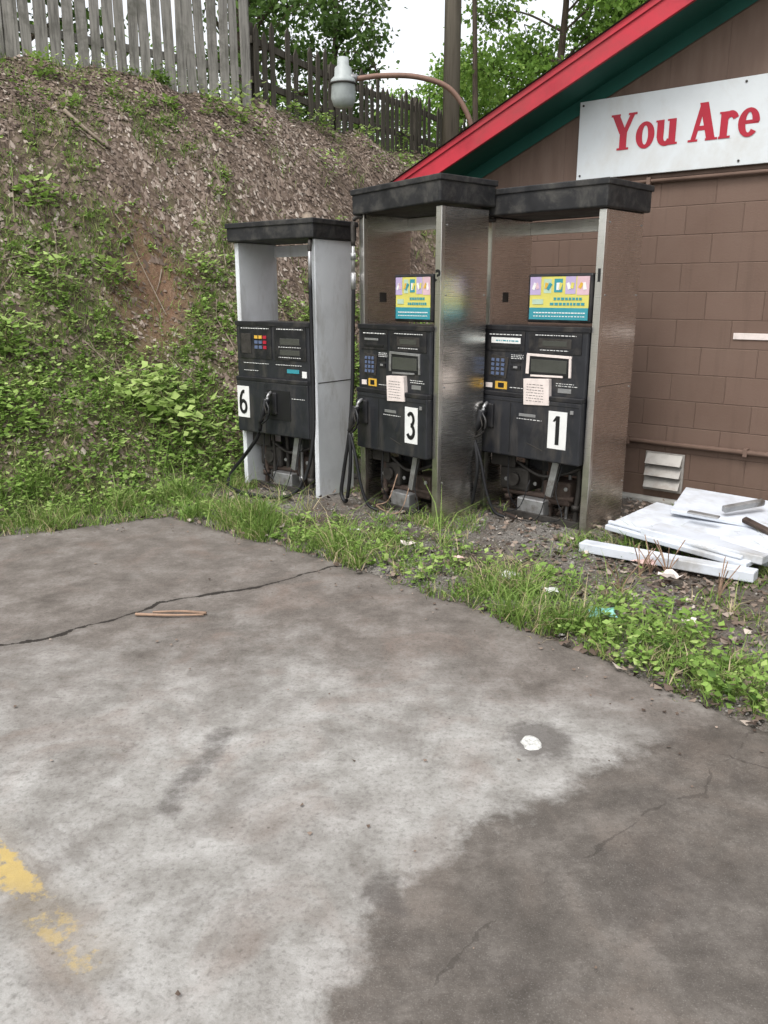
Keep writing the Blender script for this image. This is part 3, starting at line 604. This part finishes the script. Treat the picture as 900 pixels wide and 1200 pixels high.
        ad('ad_teal',.42,.56,.64,.95,m_teal,.005); ad('ad_pink',.8,1,.58,1,m_pink,.005); ad('ad_purple',.61,.78,.6,1,m_pur,.0045); ad('ad_item',.24,.37,.62,.95,m_pale,.0042)
        for q,m_,rl in ((.05,m_decal,.4),(.1,m_pink,-.3),(.26,m_yel,.2),(.31,m_teal,.6),(.46,m_decal,0),(.5,m_yel2,.3),(.64,m_decal,-.4),(.7,m_yel2,.2),(.84,m_yel,.5),(.9,m_decal,-.2)): ad('ad_icon',q,q+.05,.68+.05*(q*7%1),.86,m_,.007,rl)
        for r_2,(s0,s1) in enumerate(((.42,.9),(.36,.94))):
            q=s0
            while q<s1-.05: wd=rr.uniform(.03,.06); ad('ad_text',q,q+wd,.46-.12*r_2,.52-.12*r_2,m_teal,.006); q+=wd+.018
        q=.08
        while q<.92: wd=rr.uniform(.02,.05); ad('ad_text',q,q+wd,.15,.175,m_decal,.007); ad('ad_text',q,q+wd*.8,.07,.09,m_decal,.007); q+=wd+.012
        ad('ad_logo',.05,.24,.36,.48,m_pale,.006)
        txt('side_mark',num if num=='3' else 'I',.11,(-.02,-.0075,1.72),(math.radians(90),0,0),m_blk,P,.004)
        box('post_labels',-W+T,-W+T+.002,.15,.22,1.55,1.62,m_grime,P,0)
        dx=.09
    else:
        it('header_bezel',.05,.5,1.1,1.36,m_black,.006); it('header_bezel',.54,.96,1.1,1.36,m_black,.006)
        tiny('label_text',.08,.47,1.338,.0085,hh=.006); tiny('label_text',.58,.92,1.338,.0085,hh=.006)
        for i in range(3):
            for j in range(3): it('key',.27+i*.06,.315+i*.06,1.18+j*.04,1.205+j*.04,(m_blue,m_blue,m_yel)[j] if i<2 else m_redl,.011)
        it('card_reader',.08,.22,1.14,1.3,m_grime,.01); it('price_lcd',.62,.88,1.22,1.27,m_lcd,.009); it('price_lcd',.62,.88,1.14,1.18,m_lcd,.009); tiny('price_label',.6,.9,1.2,.009); tiny('price_label',.6,.9,1.12,.009)
        tiny('small_text',.1,.45,1.06,.004); tiny('small_text',.55,.9,1.06,.004); tiny('small_text',.1,.3,1.0,.004)
        it('teal_sticker',.7,.86,1.0,1.03,m_teal,.004); it('round_label',.9,.96,.97,1.02,m_decal,.004)
        it('door_seam',.41,.415,.5,.9,m_blk,.0015,y=-.055); it('boot_recess',.44,.76,.62,.86,m_blk,.004,y=-.055); tiny('door_text',.78,.95,.8,.002,y=-.055)
        dx=.5
    nb={'1':.79,'3':.79,'6':.1}[num]; zc=.7 if num!='6' else .74
    it('number_decal',nb-.085,nb+.085,zc-.13,zc+.13,m_decal,.003,y=-.055)
    PL[0],PL[1],PL[2]=P,m_blk,-.0585
    letter(num,f(nb)-.3*.2*.78,zc-.1,.2,.78)
    box('back_rail',-W+T,-T,D-.03,D-.005,H-.1,H-.01,m_steel2 if kind!='white' else m_wht,P,.003)
    box('back_plate',x0+.01,-T-.003,D-.05,D-.04,zb,ztop-.01,m_grime,P,0)
    box('sump_frame',x0+.04,x1-.02,.03,.06,.0,.05,m_grime,P,.004); box('sump_frame',x0+.04,x1-.02,D-.06,D-.02,.0,.05,m_grime,P,.004)
    box('valve_block',f(.12),f(.42),.1,.3,.18,.36,m_grime,P,.02); box('valve_block',f(.55),f(.82),.12,.32,.12,.3,m_rust,P,.02)
    box('junction_box',f(.35),f(.62),.05,.16,.03,.15,m_galv,P,.01); box('hanging_plate',f(.05),f(.3),.07,.09,.36,zb+.02,m_grime,P,.003)
    box('hanging_plate',f(.3),f(.9),.2,.24,.34,zb+.01,m_black,P,.003)
    box('fallen_cover',f(.1),f(.4),-.03,.02,.01,.03,m_rust,P,.004,.15); box('torn_bracket',f(.68),f(.74),.02,.05,.2,zb,m_galv,P,.003,.2)
    for q in (.2,.5,.8): tube('bolt_head',[(f(q),.095,.26),(f(q),.085,.26)],.015,m_galv,P,6,smooth=False)
    tube('meter_drum',[(f(.28),.07,.27),(f(.28),.1,.27)],.05,m_grime,P,14,smooth=False)
    for q,r,mm_ in ((.2,.02,m_rust),(.33,.014,m_grime),(.48,.018,m_grime),(.6,.024,m_rust),(.72,.014,m_galv),(.86,.02,m_grime)):
        xx=f(q); yy=rr.uniform(.08,.28)
        tube('pipe',[(xx,yy,-.03),(xx+.005,yy,.12),(xx+rr.uniform(-.02,.02),yy+.01,.3),(xx,yy,zb+.02)],r,mm_,P,8)
        tube('flange',[(xx,yy,.1),(xx,yy,.14)],r*1.6,mm_,P,8,smooth=False)
    tube('manifold',[(f(.15),.13,.16),(f(.85),.14,.18)],.022,m_rust,P,smooth=False)
    tube('cross_pipe',[(f(.3),.1,.4),(f(.55),.08,.33),(f(.75),.1,.36),(f(.9),.14,.42)],.012,m_grime,P)
    tube('loose_wire',[(f(.5),.02,.3),(f(.45),-.04,.1),(f(.3),-.06,.04),(f(.62),-.05,.03),(f(.66),.05,.28)],.004,m_stick if num=='3' else m_rub,P)
    tube('loose_wire',[(f(.25),.05,zb),(f(.3),0,.2),(f(.36),.05,.06)],.005,m_rub,P)
    tube('loose_wire',[(f(.8),.04,zb),(f(.77),.0,.25),(f(.85),-.02,.08),(f(.7),-.05,.03)],.004,m_rub,P)
    nxp=f(dx)
    box('nozzle_boot',nxp-.06,nxp+.07,-.075,-.05,.66,.84,m_black,P,.01)
    nozzle(P,nxp+.01,-.06,.72)
    if kind!='white':
        hx=-W+.015 if num=='1' else -W-.02; hy=-.085 if num=='1' else -.05
        tube('hose_fitting',[(hx,hy,1.98),(hx,hy,1.72)],.013,m_galv,P,smooth=False); tube('hose_coupling',[(hx,hy,1.9),(hx,hy,1.85)],.02,m_galv,P,smooth=False)
        tube('breakaway',[(hx,hy,1.76),(hx,hy,1.64)],.02,m_galv,P,smooth=False)
        tube('hose_arm',[(-W+.05,.02,H-.02),(hx,hy+.01,H-.04),(hx,hy,1.95)],.016,m_grime,P)
        tube('hose',[(hx,hy,1.68),(hx-.005,hy-.005,1.3),(hx,hy-.02,.95),(hx+.01,-.11,.6),(hx-.03,-.14,.28),(hx-.04,-.16,.1),(hx+.03,-.17,.05),(hx+.07,-.17,.2),(hx+.09,-.17,.4),(nxp-.04,-.15,.6)],.0145,m_rub,P)
        tube('hose_return',[(nxp-.04,-.15,.6),(nxp+.04,-.16,.42),(nxp+.1,-.16,.2),(nxp+.16,-.14,.06),(nxp+.24,-.1,.02)],.012,m_rub,P)
    else:
        tube('hose_fitting',[(-.02,-.035,1.95),(-.02,-.035,1.7)],.014,m_galv,P,smooth=False); tube('hose_arm',[(-.04,.0,H-.01),(-.02,-.03,H-.03),(-.02,-.035,1.92)],.016,m_grime,P)
        tube('hose',[(-.02,-.035,1.72),(-.012,-.04,1.3),(.01,-.06,.9),(.03,-.1,.5),(-.02,-.15,.2),(-.14,-.22,.05),(-.4,-.3,.03),(-.7,-.28,.035),(-.84,-.22,.06),(-.82,-.18,.16),(-.7,-.15,.3),(-.55,-.13,.48),(nxp-.04,-.14,.62)],.0155,m_rub,P)
    return P
p1=pump((1.40,5.41),-44,.93,.5,'1','steel')
p2=pump((.38,5.63),-48,.83,.47,'3','steel',H=2.17,capkick=-.03)
p3=pump((-.52,6.38),-37,.87,.44,'6','white',H=2.01,capt=.14,zb=.49)
# ---------------------------------------------------------------- white panel pile
D_=empty('scrap_panel_pile',(0,0,0))
def slab_(n,p,rz,l,w,t,mat,tx=0,ty=0):
    o=poly(n,bv(0,l,0,w,0,t),BF,mat,D_,.006); o.location=p; o.rotation_euler=(tx,ty,math.radians(rz)); return o
slab_('panel',(1.24,4.93,.02),-38,1.05,.1,.06,m_wht2,0,-.02)
slab_('panel',(1.45,5.12,.11),-49,.95,.62,.035,m_wht2,math.radians(5),.03)
slab_('panel_lip',(1.47,5.13,.15),-49,.9,.03,.02,m_wht2,math.radians(5),.03)
slab_('panel_lip',(2.0,5.42,.205),-49,.8,.02,.02,m_wht2,math.radians(5),.03)
slab_('panel',(1.62,4.92,.13),-44,.75,.35,.05,m_wht2,math.radians(-4),.03)
slab_('panel',(1.9,5.2,.2),-30,.8,.5,.03,m_wht2,math.radians(6),.06)
slab_('panel',(2.15,4.62,.05),-35,.9,.4,.05,m_wht2,0,.0)
slab_('panel',(2.0,4.6,.1),-22,.5,.24,.03,m_wht2,math.radians(8),-.1)
slab_('panel_notch',(1.95,5.05,.24),-40,.2,.05,.012,m_galv,math.radians(6),.03)
slab_('rusty_bracket',(2.28,4.98,.2),-60,.3,.04,.03,m_rust,.3,.2)
slab_('grey_bracket',(2.2,5.05,.24),15,.3,.04,.04,m_galv,.2,-.1)
# ---------------------------------------------------------------- small things
def blob(name,c,r,mat,flat=.5,n=9):
    V=[];F=[]; kk_=[1+random.uniform(-.15,.2) for _ in range(n)]
    for i in range(4):
        for j in range(n):
            q=2*math.pi*j/n; k=r*kk_[j]*(1,.9,.6,.25)[i]
            V.append((c[0]+k*math.cos(q),c[1]+1.35*k*math.sin(q),c[2]+(0,.6,1,.7)[i]*flat*r+random.uniform(-.1,.1)*flat*r))
    for i in range(3):
        for j in range(n): F.append((i*n+j,i*n+(j+1)%n,(i+1)*n+(j+1)%n,(i+1)*n+j))
    F.append(tuple(3*n+j for j in range(n)))
    return poly(name,V,F,mat)
blob('crushed_paper_cup',(.542,2.67,.0),.034,painted('dirty_paper',(.55,.55,.52),.7,var=.4,sc=50,bump=.6),.35,13)
tube('broken_stick',[(-1.28,3.9,.012),(-1.1,3.885,.013),(-.93,3.9,.01)],(.008,.005),m_stick)
tube('broken_stick',[(-1.2,3.93,.012),(-1.05,3.935,.014),(-.92,3.92,.01)],(.005,.008),m_stick)
def litter(name,x,y,s,mat):
    n=5; V=[];F=[]
    for i in range(n):
        for j in range(n): V.append((x+s*(i/(n-1)-.5)+random.uniform(-.1,.1)*s,y+s*.7*(j/(n-1)-.5)+random.uniform(-.1,.1)*s,hz(x,y)+.05+random.uniform(0,.3)*s))
    for i in range(n-1):
        for j in range(n-1): F.append((i*n+j,(i+1)*n+j,(i+1)*n+j+1,i*n+j+1))
    poly(name,V,F,mat)
litter('teal_wrapper',1.09,3.8,.13,painted('wrapper_teal',(.3,.62,.56),.4,var=.5,sc=30))
mp=painted('wrapper_pink',(.6,.42,.38),.5,var=.4,sc=30)
for (x,y,s,m) in ((.72,4.35,.1,m_decal),(1.55,4.6,.12,mp),(.15,4.95,.09,m_paper),(1.62,4.35,.13,m_paper),(.9,4.1,.07,m_decal),(1.5,3.7,.07,m_paper),(.45,4.7,.07,mp),(-.2,5.3,.07,m_decal),(1.95,3.7,.07,m_teal)): litter('snack_wrapper',x,y,s,m)
V=[];F=[]
for bxp,byp in ((1.58,4.55),(1.5,4.5),(1.66,4.5),(2.2,4.3),(1.3,4.2),(1.8,4.1)):
    for i in range(6):
        a=random.uniform(0,6.28); h=random.uniform(.06,.24); tubegeo([(bxp,byp,0),(bxp+math.cos(a)*.03,byp+math.sin(a)*.03,h*.5),(bxp+math.cos(a)*.09,byp+math.sin(a)*.09,h)],(.004,.003),5,3,V,F)
poly('dead_weed_stalks',V,F,m_stick)
# ---------------------------------------------------------------- lamp
LP=empty('yard_lamp',(.93,9.0,0))
dz=2.84
tube('post',[(0,0,-.1),(0,0,dz)],.035,m_pipe,LP,smooth=False)
tube('arm',[(0,0,dz-.02),(-.01,0,dz+.25),(-.08,0,dz+.53),(-.28,0,dz+.78),(-.6,0,dz+.88),(-.95,0,dz+.89),(-1.22,0,dz+.86)],.026,m_pipe,LP)
prof=[(.0,.18),(.055,.175),(.06,.1),(.085,.08),(.09,.0),(.125,-.03),(.13,-.06),(.12,-.08),(.125,-.2),(.1,-.27),(.0,-.29)]
V=[];F=[];n=20
for r,z in prof:
    for j in range(n): V.append((-1.34+r*math.cos(6.2832*j/n),r*math.sin(6.2832*j/n),dz+.88+z))
for i in range(len(prof)-1):
    for j in range(n): F.append((i*n+j,i*n+(j+1)%n,(i+1)*n+(j+1)%n,(i+1)*n+j))
o=poly('lamp_head',V,F,m_lampw,LP)
for p in o.data.polygons:p.use_smooth=True
tube('collar',[(-1.2,0,dz+.87),(-1.3,0,dz+.88)],.035,m_galv,LP,smooth=False)
tube('rim',[(-1.34,0,dz+.82),(-1.34,0,dz+.805)],.138,m_grime,LP,20,smooth=False)
# ---------------------------------------------------------------- utility pole
UP=empty('utility_pole',(1.15,15.2,0)); g=hz(1.15,15.2)
tube('pole',[(0,0,g-.3),(0,0,14)],(.15,.11),m_pole,UP,12,smooth=False)
tube('crossarm',[(-1.1,0,12.8),(1.1,0,12.8)],.06,m_pole,UP,6,smooth=False)
# ---------------------------------------------------------------- trees
def tree(name,x,y,h,cr,nl,mat,ls,first=.35,trunk=.12,seed=1,droop=0.,lean=(0,0)):
    rnd=random.Random(seed); T=empty(name,(x,y,0)); g=hz(x,y); V=[];F=[]
    top=Vector((lean[0],lean[1],g+h)); base=Vector((0,0,g-.2))
    tr=[base,base.lerp(top,.33)+Vector((rnd.uniform(-.15,.15),rnd.uniform(-.15,.15),0)),base.lerp(top,.66)+Vector((rnd.uniform(-.2,.2),rnd.uniform(-.2,.2),0)),top]
    tubegeo(tr,(trunk,.02),8,5,V,F); tp=catmull(tr,8); clus=[]
    nb=int(16+cr*6)
    for i in range(nb):
        q=first+(1-first)*(i+rnd.random())/nb; p=tp[min(len(tp)-1,int(q*(len(tp)-1)))]
        a=rnd.uniform(0,6.28); l=cr*rnd.uniform(.55,1.1)*(1-.55*(q-first)/(1-first)); d=Vector((math.cos(a),math.sin(a),rnd.uniform(.1,.7)-droop))
        e=p+d*l; m=p.lerp(e,.5)+Vector((0,0,.12*l)); tubegeo([p,m,e],(trunk*.35*(1.2-q),.008),5,4,V,F)
        for s in (.45,.65,.85,1.):
            c=p.lerp(e,s); c=c+Vector([rnd.gauss(0,.2*l*.5) for _ in range(3)]); clus.append((c,.2*l+.1))
            for _ in range(2):
                t=c+Vector([rnd.gauss(0,.3) for _ in range(3)])*l*.4; tubegeo([p.lerp(e,s),t],(.012,.004),4,1,V,F,False); clus.append((t,.12*l+.1))
    poly('trunk_and_limbs',V,F,m_bark,T)
    C=np.array([list(c) for c,_ in clus]); Rr=np.array([r for _,r in clus]); k=R.integers(0,len(C),nl)
    P_=C[k]+R.normal(0,1,(nl,3))*Rr[k][:,None]*np.array([.62,.62,.42])
    L=nrm(R.normal(0,1,(nl,3))+np.array([0,0,-.3]))*ls*R.uniform(.5,1.3,(nl,1)); W=nrm(np.cross(L,R.normal(0,1,(nl,3))))*np.linalg.norm(L,axis=1,keepdims=True)*.3
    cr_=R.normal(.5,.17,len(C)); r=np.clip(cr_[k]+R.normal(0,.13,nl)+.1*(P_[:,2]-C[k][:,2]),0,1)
    cards('crown',P_,L,W,r,mat,.2,parent=T); return T
tree('broadleaf_tree',-2.6,16.5,7,2.6,12000,m_crown,.13,.12,.13,3)
tree('broadleaf_tree',-1.1,18.5,5.2,1.6,6000,m_crown,.13,.15,.1,5)
tree('broadleaf_tree',-5.6,13.2,6,2.6,7000,m_crown,.14,.05,.15,6)
tree('broadleaf_tree',-8.5,12,6,2.6,6000,m_crown,.14,.05,.15,7)
tree('slender_tree',1.75,16.4,7.5,1.0,900,m_crown,.12,.55,.06,8)
tree('broadleaf_tree',3.4,17.5,6.8,2.3,30000,m_crownb,.11,.02,.12,12)
tree('broadleaf_tree',5.1,16.5,6.8,2.2,22000,m_crownb,.12,.05,.12,13)
tree('broadleaf_tree',6.6,19.5,8.5,3.1,16000,m_crownb,.14,.05,.15,15)
tree('broadleaf_tree',2.2,25,3.6,2.4,12000,m_crownb,.14,.02,.12,18)
tree('broadleaf_tree',10.5,17,9,3.4,9000,m_crownb,.2,.1,.15,22)
n=420; x=R.uniform(-9,9,n); y=R.uniform(9,24,n); dc=pdist(x,y,CREST); k=(dc>.9)&(dc<4.); x,y=x[k],y[k]
weeds('thicket',x,y,R.uniform(.4,.9,len(x)),80,.11,m_crownb,.4)
n=52000; a=R.uniform(0,2*np.pi,n); rr=R.uniform(55,75,n);  # distant trees ahead; unseen ring behind the camera added to dim steel reflections
x=rr*np.cos(a); y=rr*np.sin(a)+5; hgt=7+5*fbm(np.cos(a)*7+9,np.sin(a)*7+9,3,5)+3*(vn(a*40,a*0,4)-.5)
gz=height(x,y); t=R.random(n)**.8; z=gz+t*hgt*(.75+.25*vn(x*.3,y*.3,9))
L=nrm(R.normal(0,1,(n,3)))*R.uniform(.5,1.3,(n,1)); W=nrm(np.cross(L,R.normal(0,1,(n,3))))*np.linalg.norm(L,axis=1,keepdims=True)*.4
cards('distant_trees_and_added_ring',np.stack([x,y,z],1),L,W,np.clip(.35*vn(x*.35,y*.35,6)+.2+.3*t+R.normal(0,.1,n),0,1),m_far,.2)
# ---------------------------------------------------------------- light
w=bpy.data.worlds.new('World'); S.world=w; w.use_nodes=True; nt=w.node_tree; bg=nt.nodes['Background']
sky=nt.nodes.new('ShaderNodeTexSky'); sky.sky_type='NISHITA'; sky.sun_disc=False
el,az=math.radians(58),math.radians(215)
sky.sun_elevation=el; sky.sun_rotation=az; sky.air_density=1.; sky.dust_density=3.; 
hs=nt.nodes.new('ShaderNodeHueSaturation'); hs.inputs['Saturation'].default_value=.15; hs.inputs['Value'].default_value=2.1
nt.links.new(sky.outputs[0],hs.inputs['Color']); nt.links.new(hs.outputs[0],bg.inputs[0]); bg.inputs[1].default_value=.15
sl=bpy.data.lights.new('sun','SUN'); sl.energy=1.5; sl.angle=math.radians(20); sl.color=(1,.97,.93)
so=bpy.data.objects.new('sun',sl); COL.objects.link(so)
d=Vector((math.sin(az)*math.cos(el),math.cos(az)*math.cos(el),math.sin(el))); so.rotation_euler=d.to_track_quat('Z','Y').to_euler()
S.view_settings.view_transform='Standard'; S.view_settings.look='None'; S.view_settings.exposure=0
# ---------------------------------------------------------------- camera
cd=bpy.data.cameras.new('camera'); co=bpy.data.objects.new('camera',cd); COL.objects.link(co); S.camera=co
cd.sensor_fit='HORIZONTAL'; cd.sensor_width=36; cd.lens=38; cd.clip_end=2000; cd.clip_start=.05
co.location=(0,0,1.6); co.rotation_euler=(math.radians(75.03),0,0)
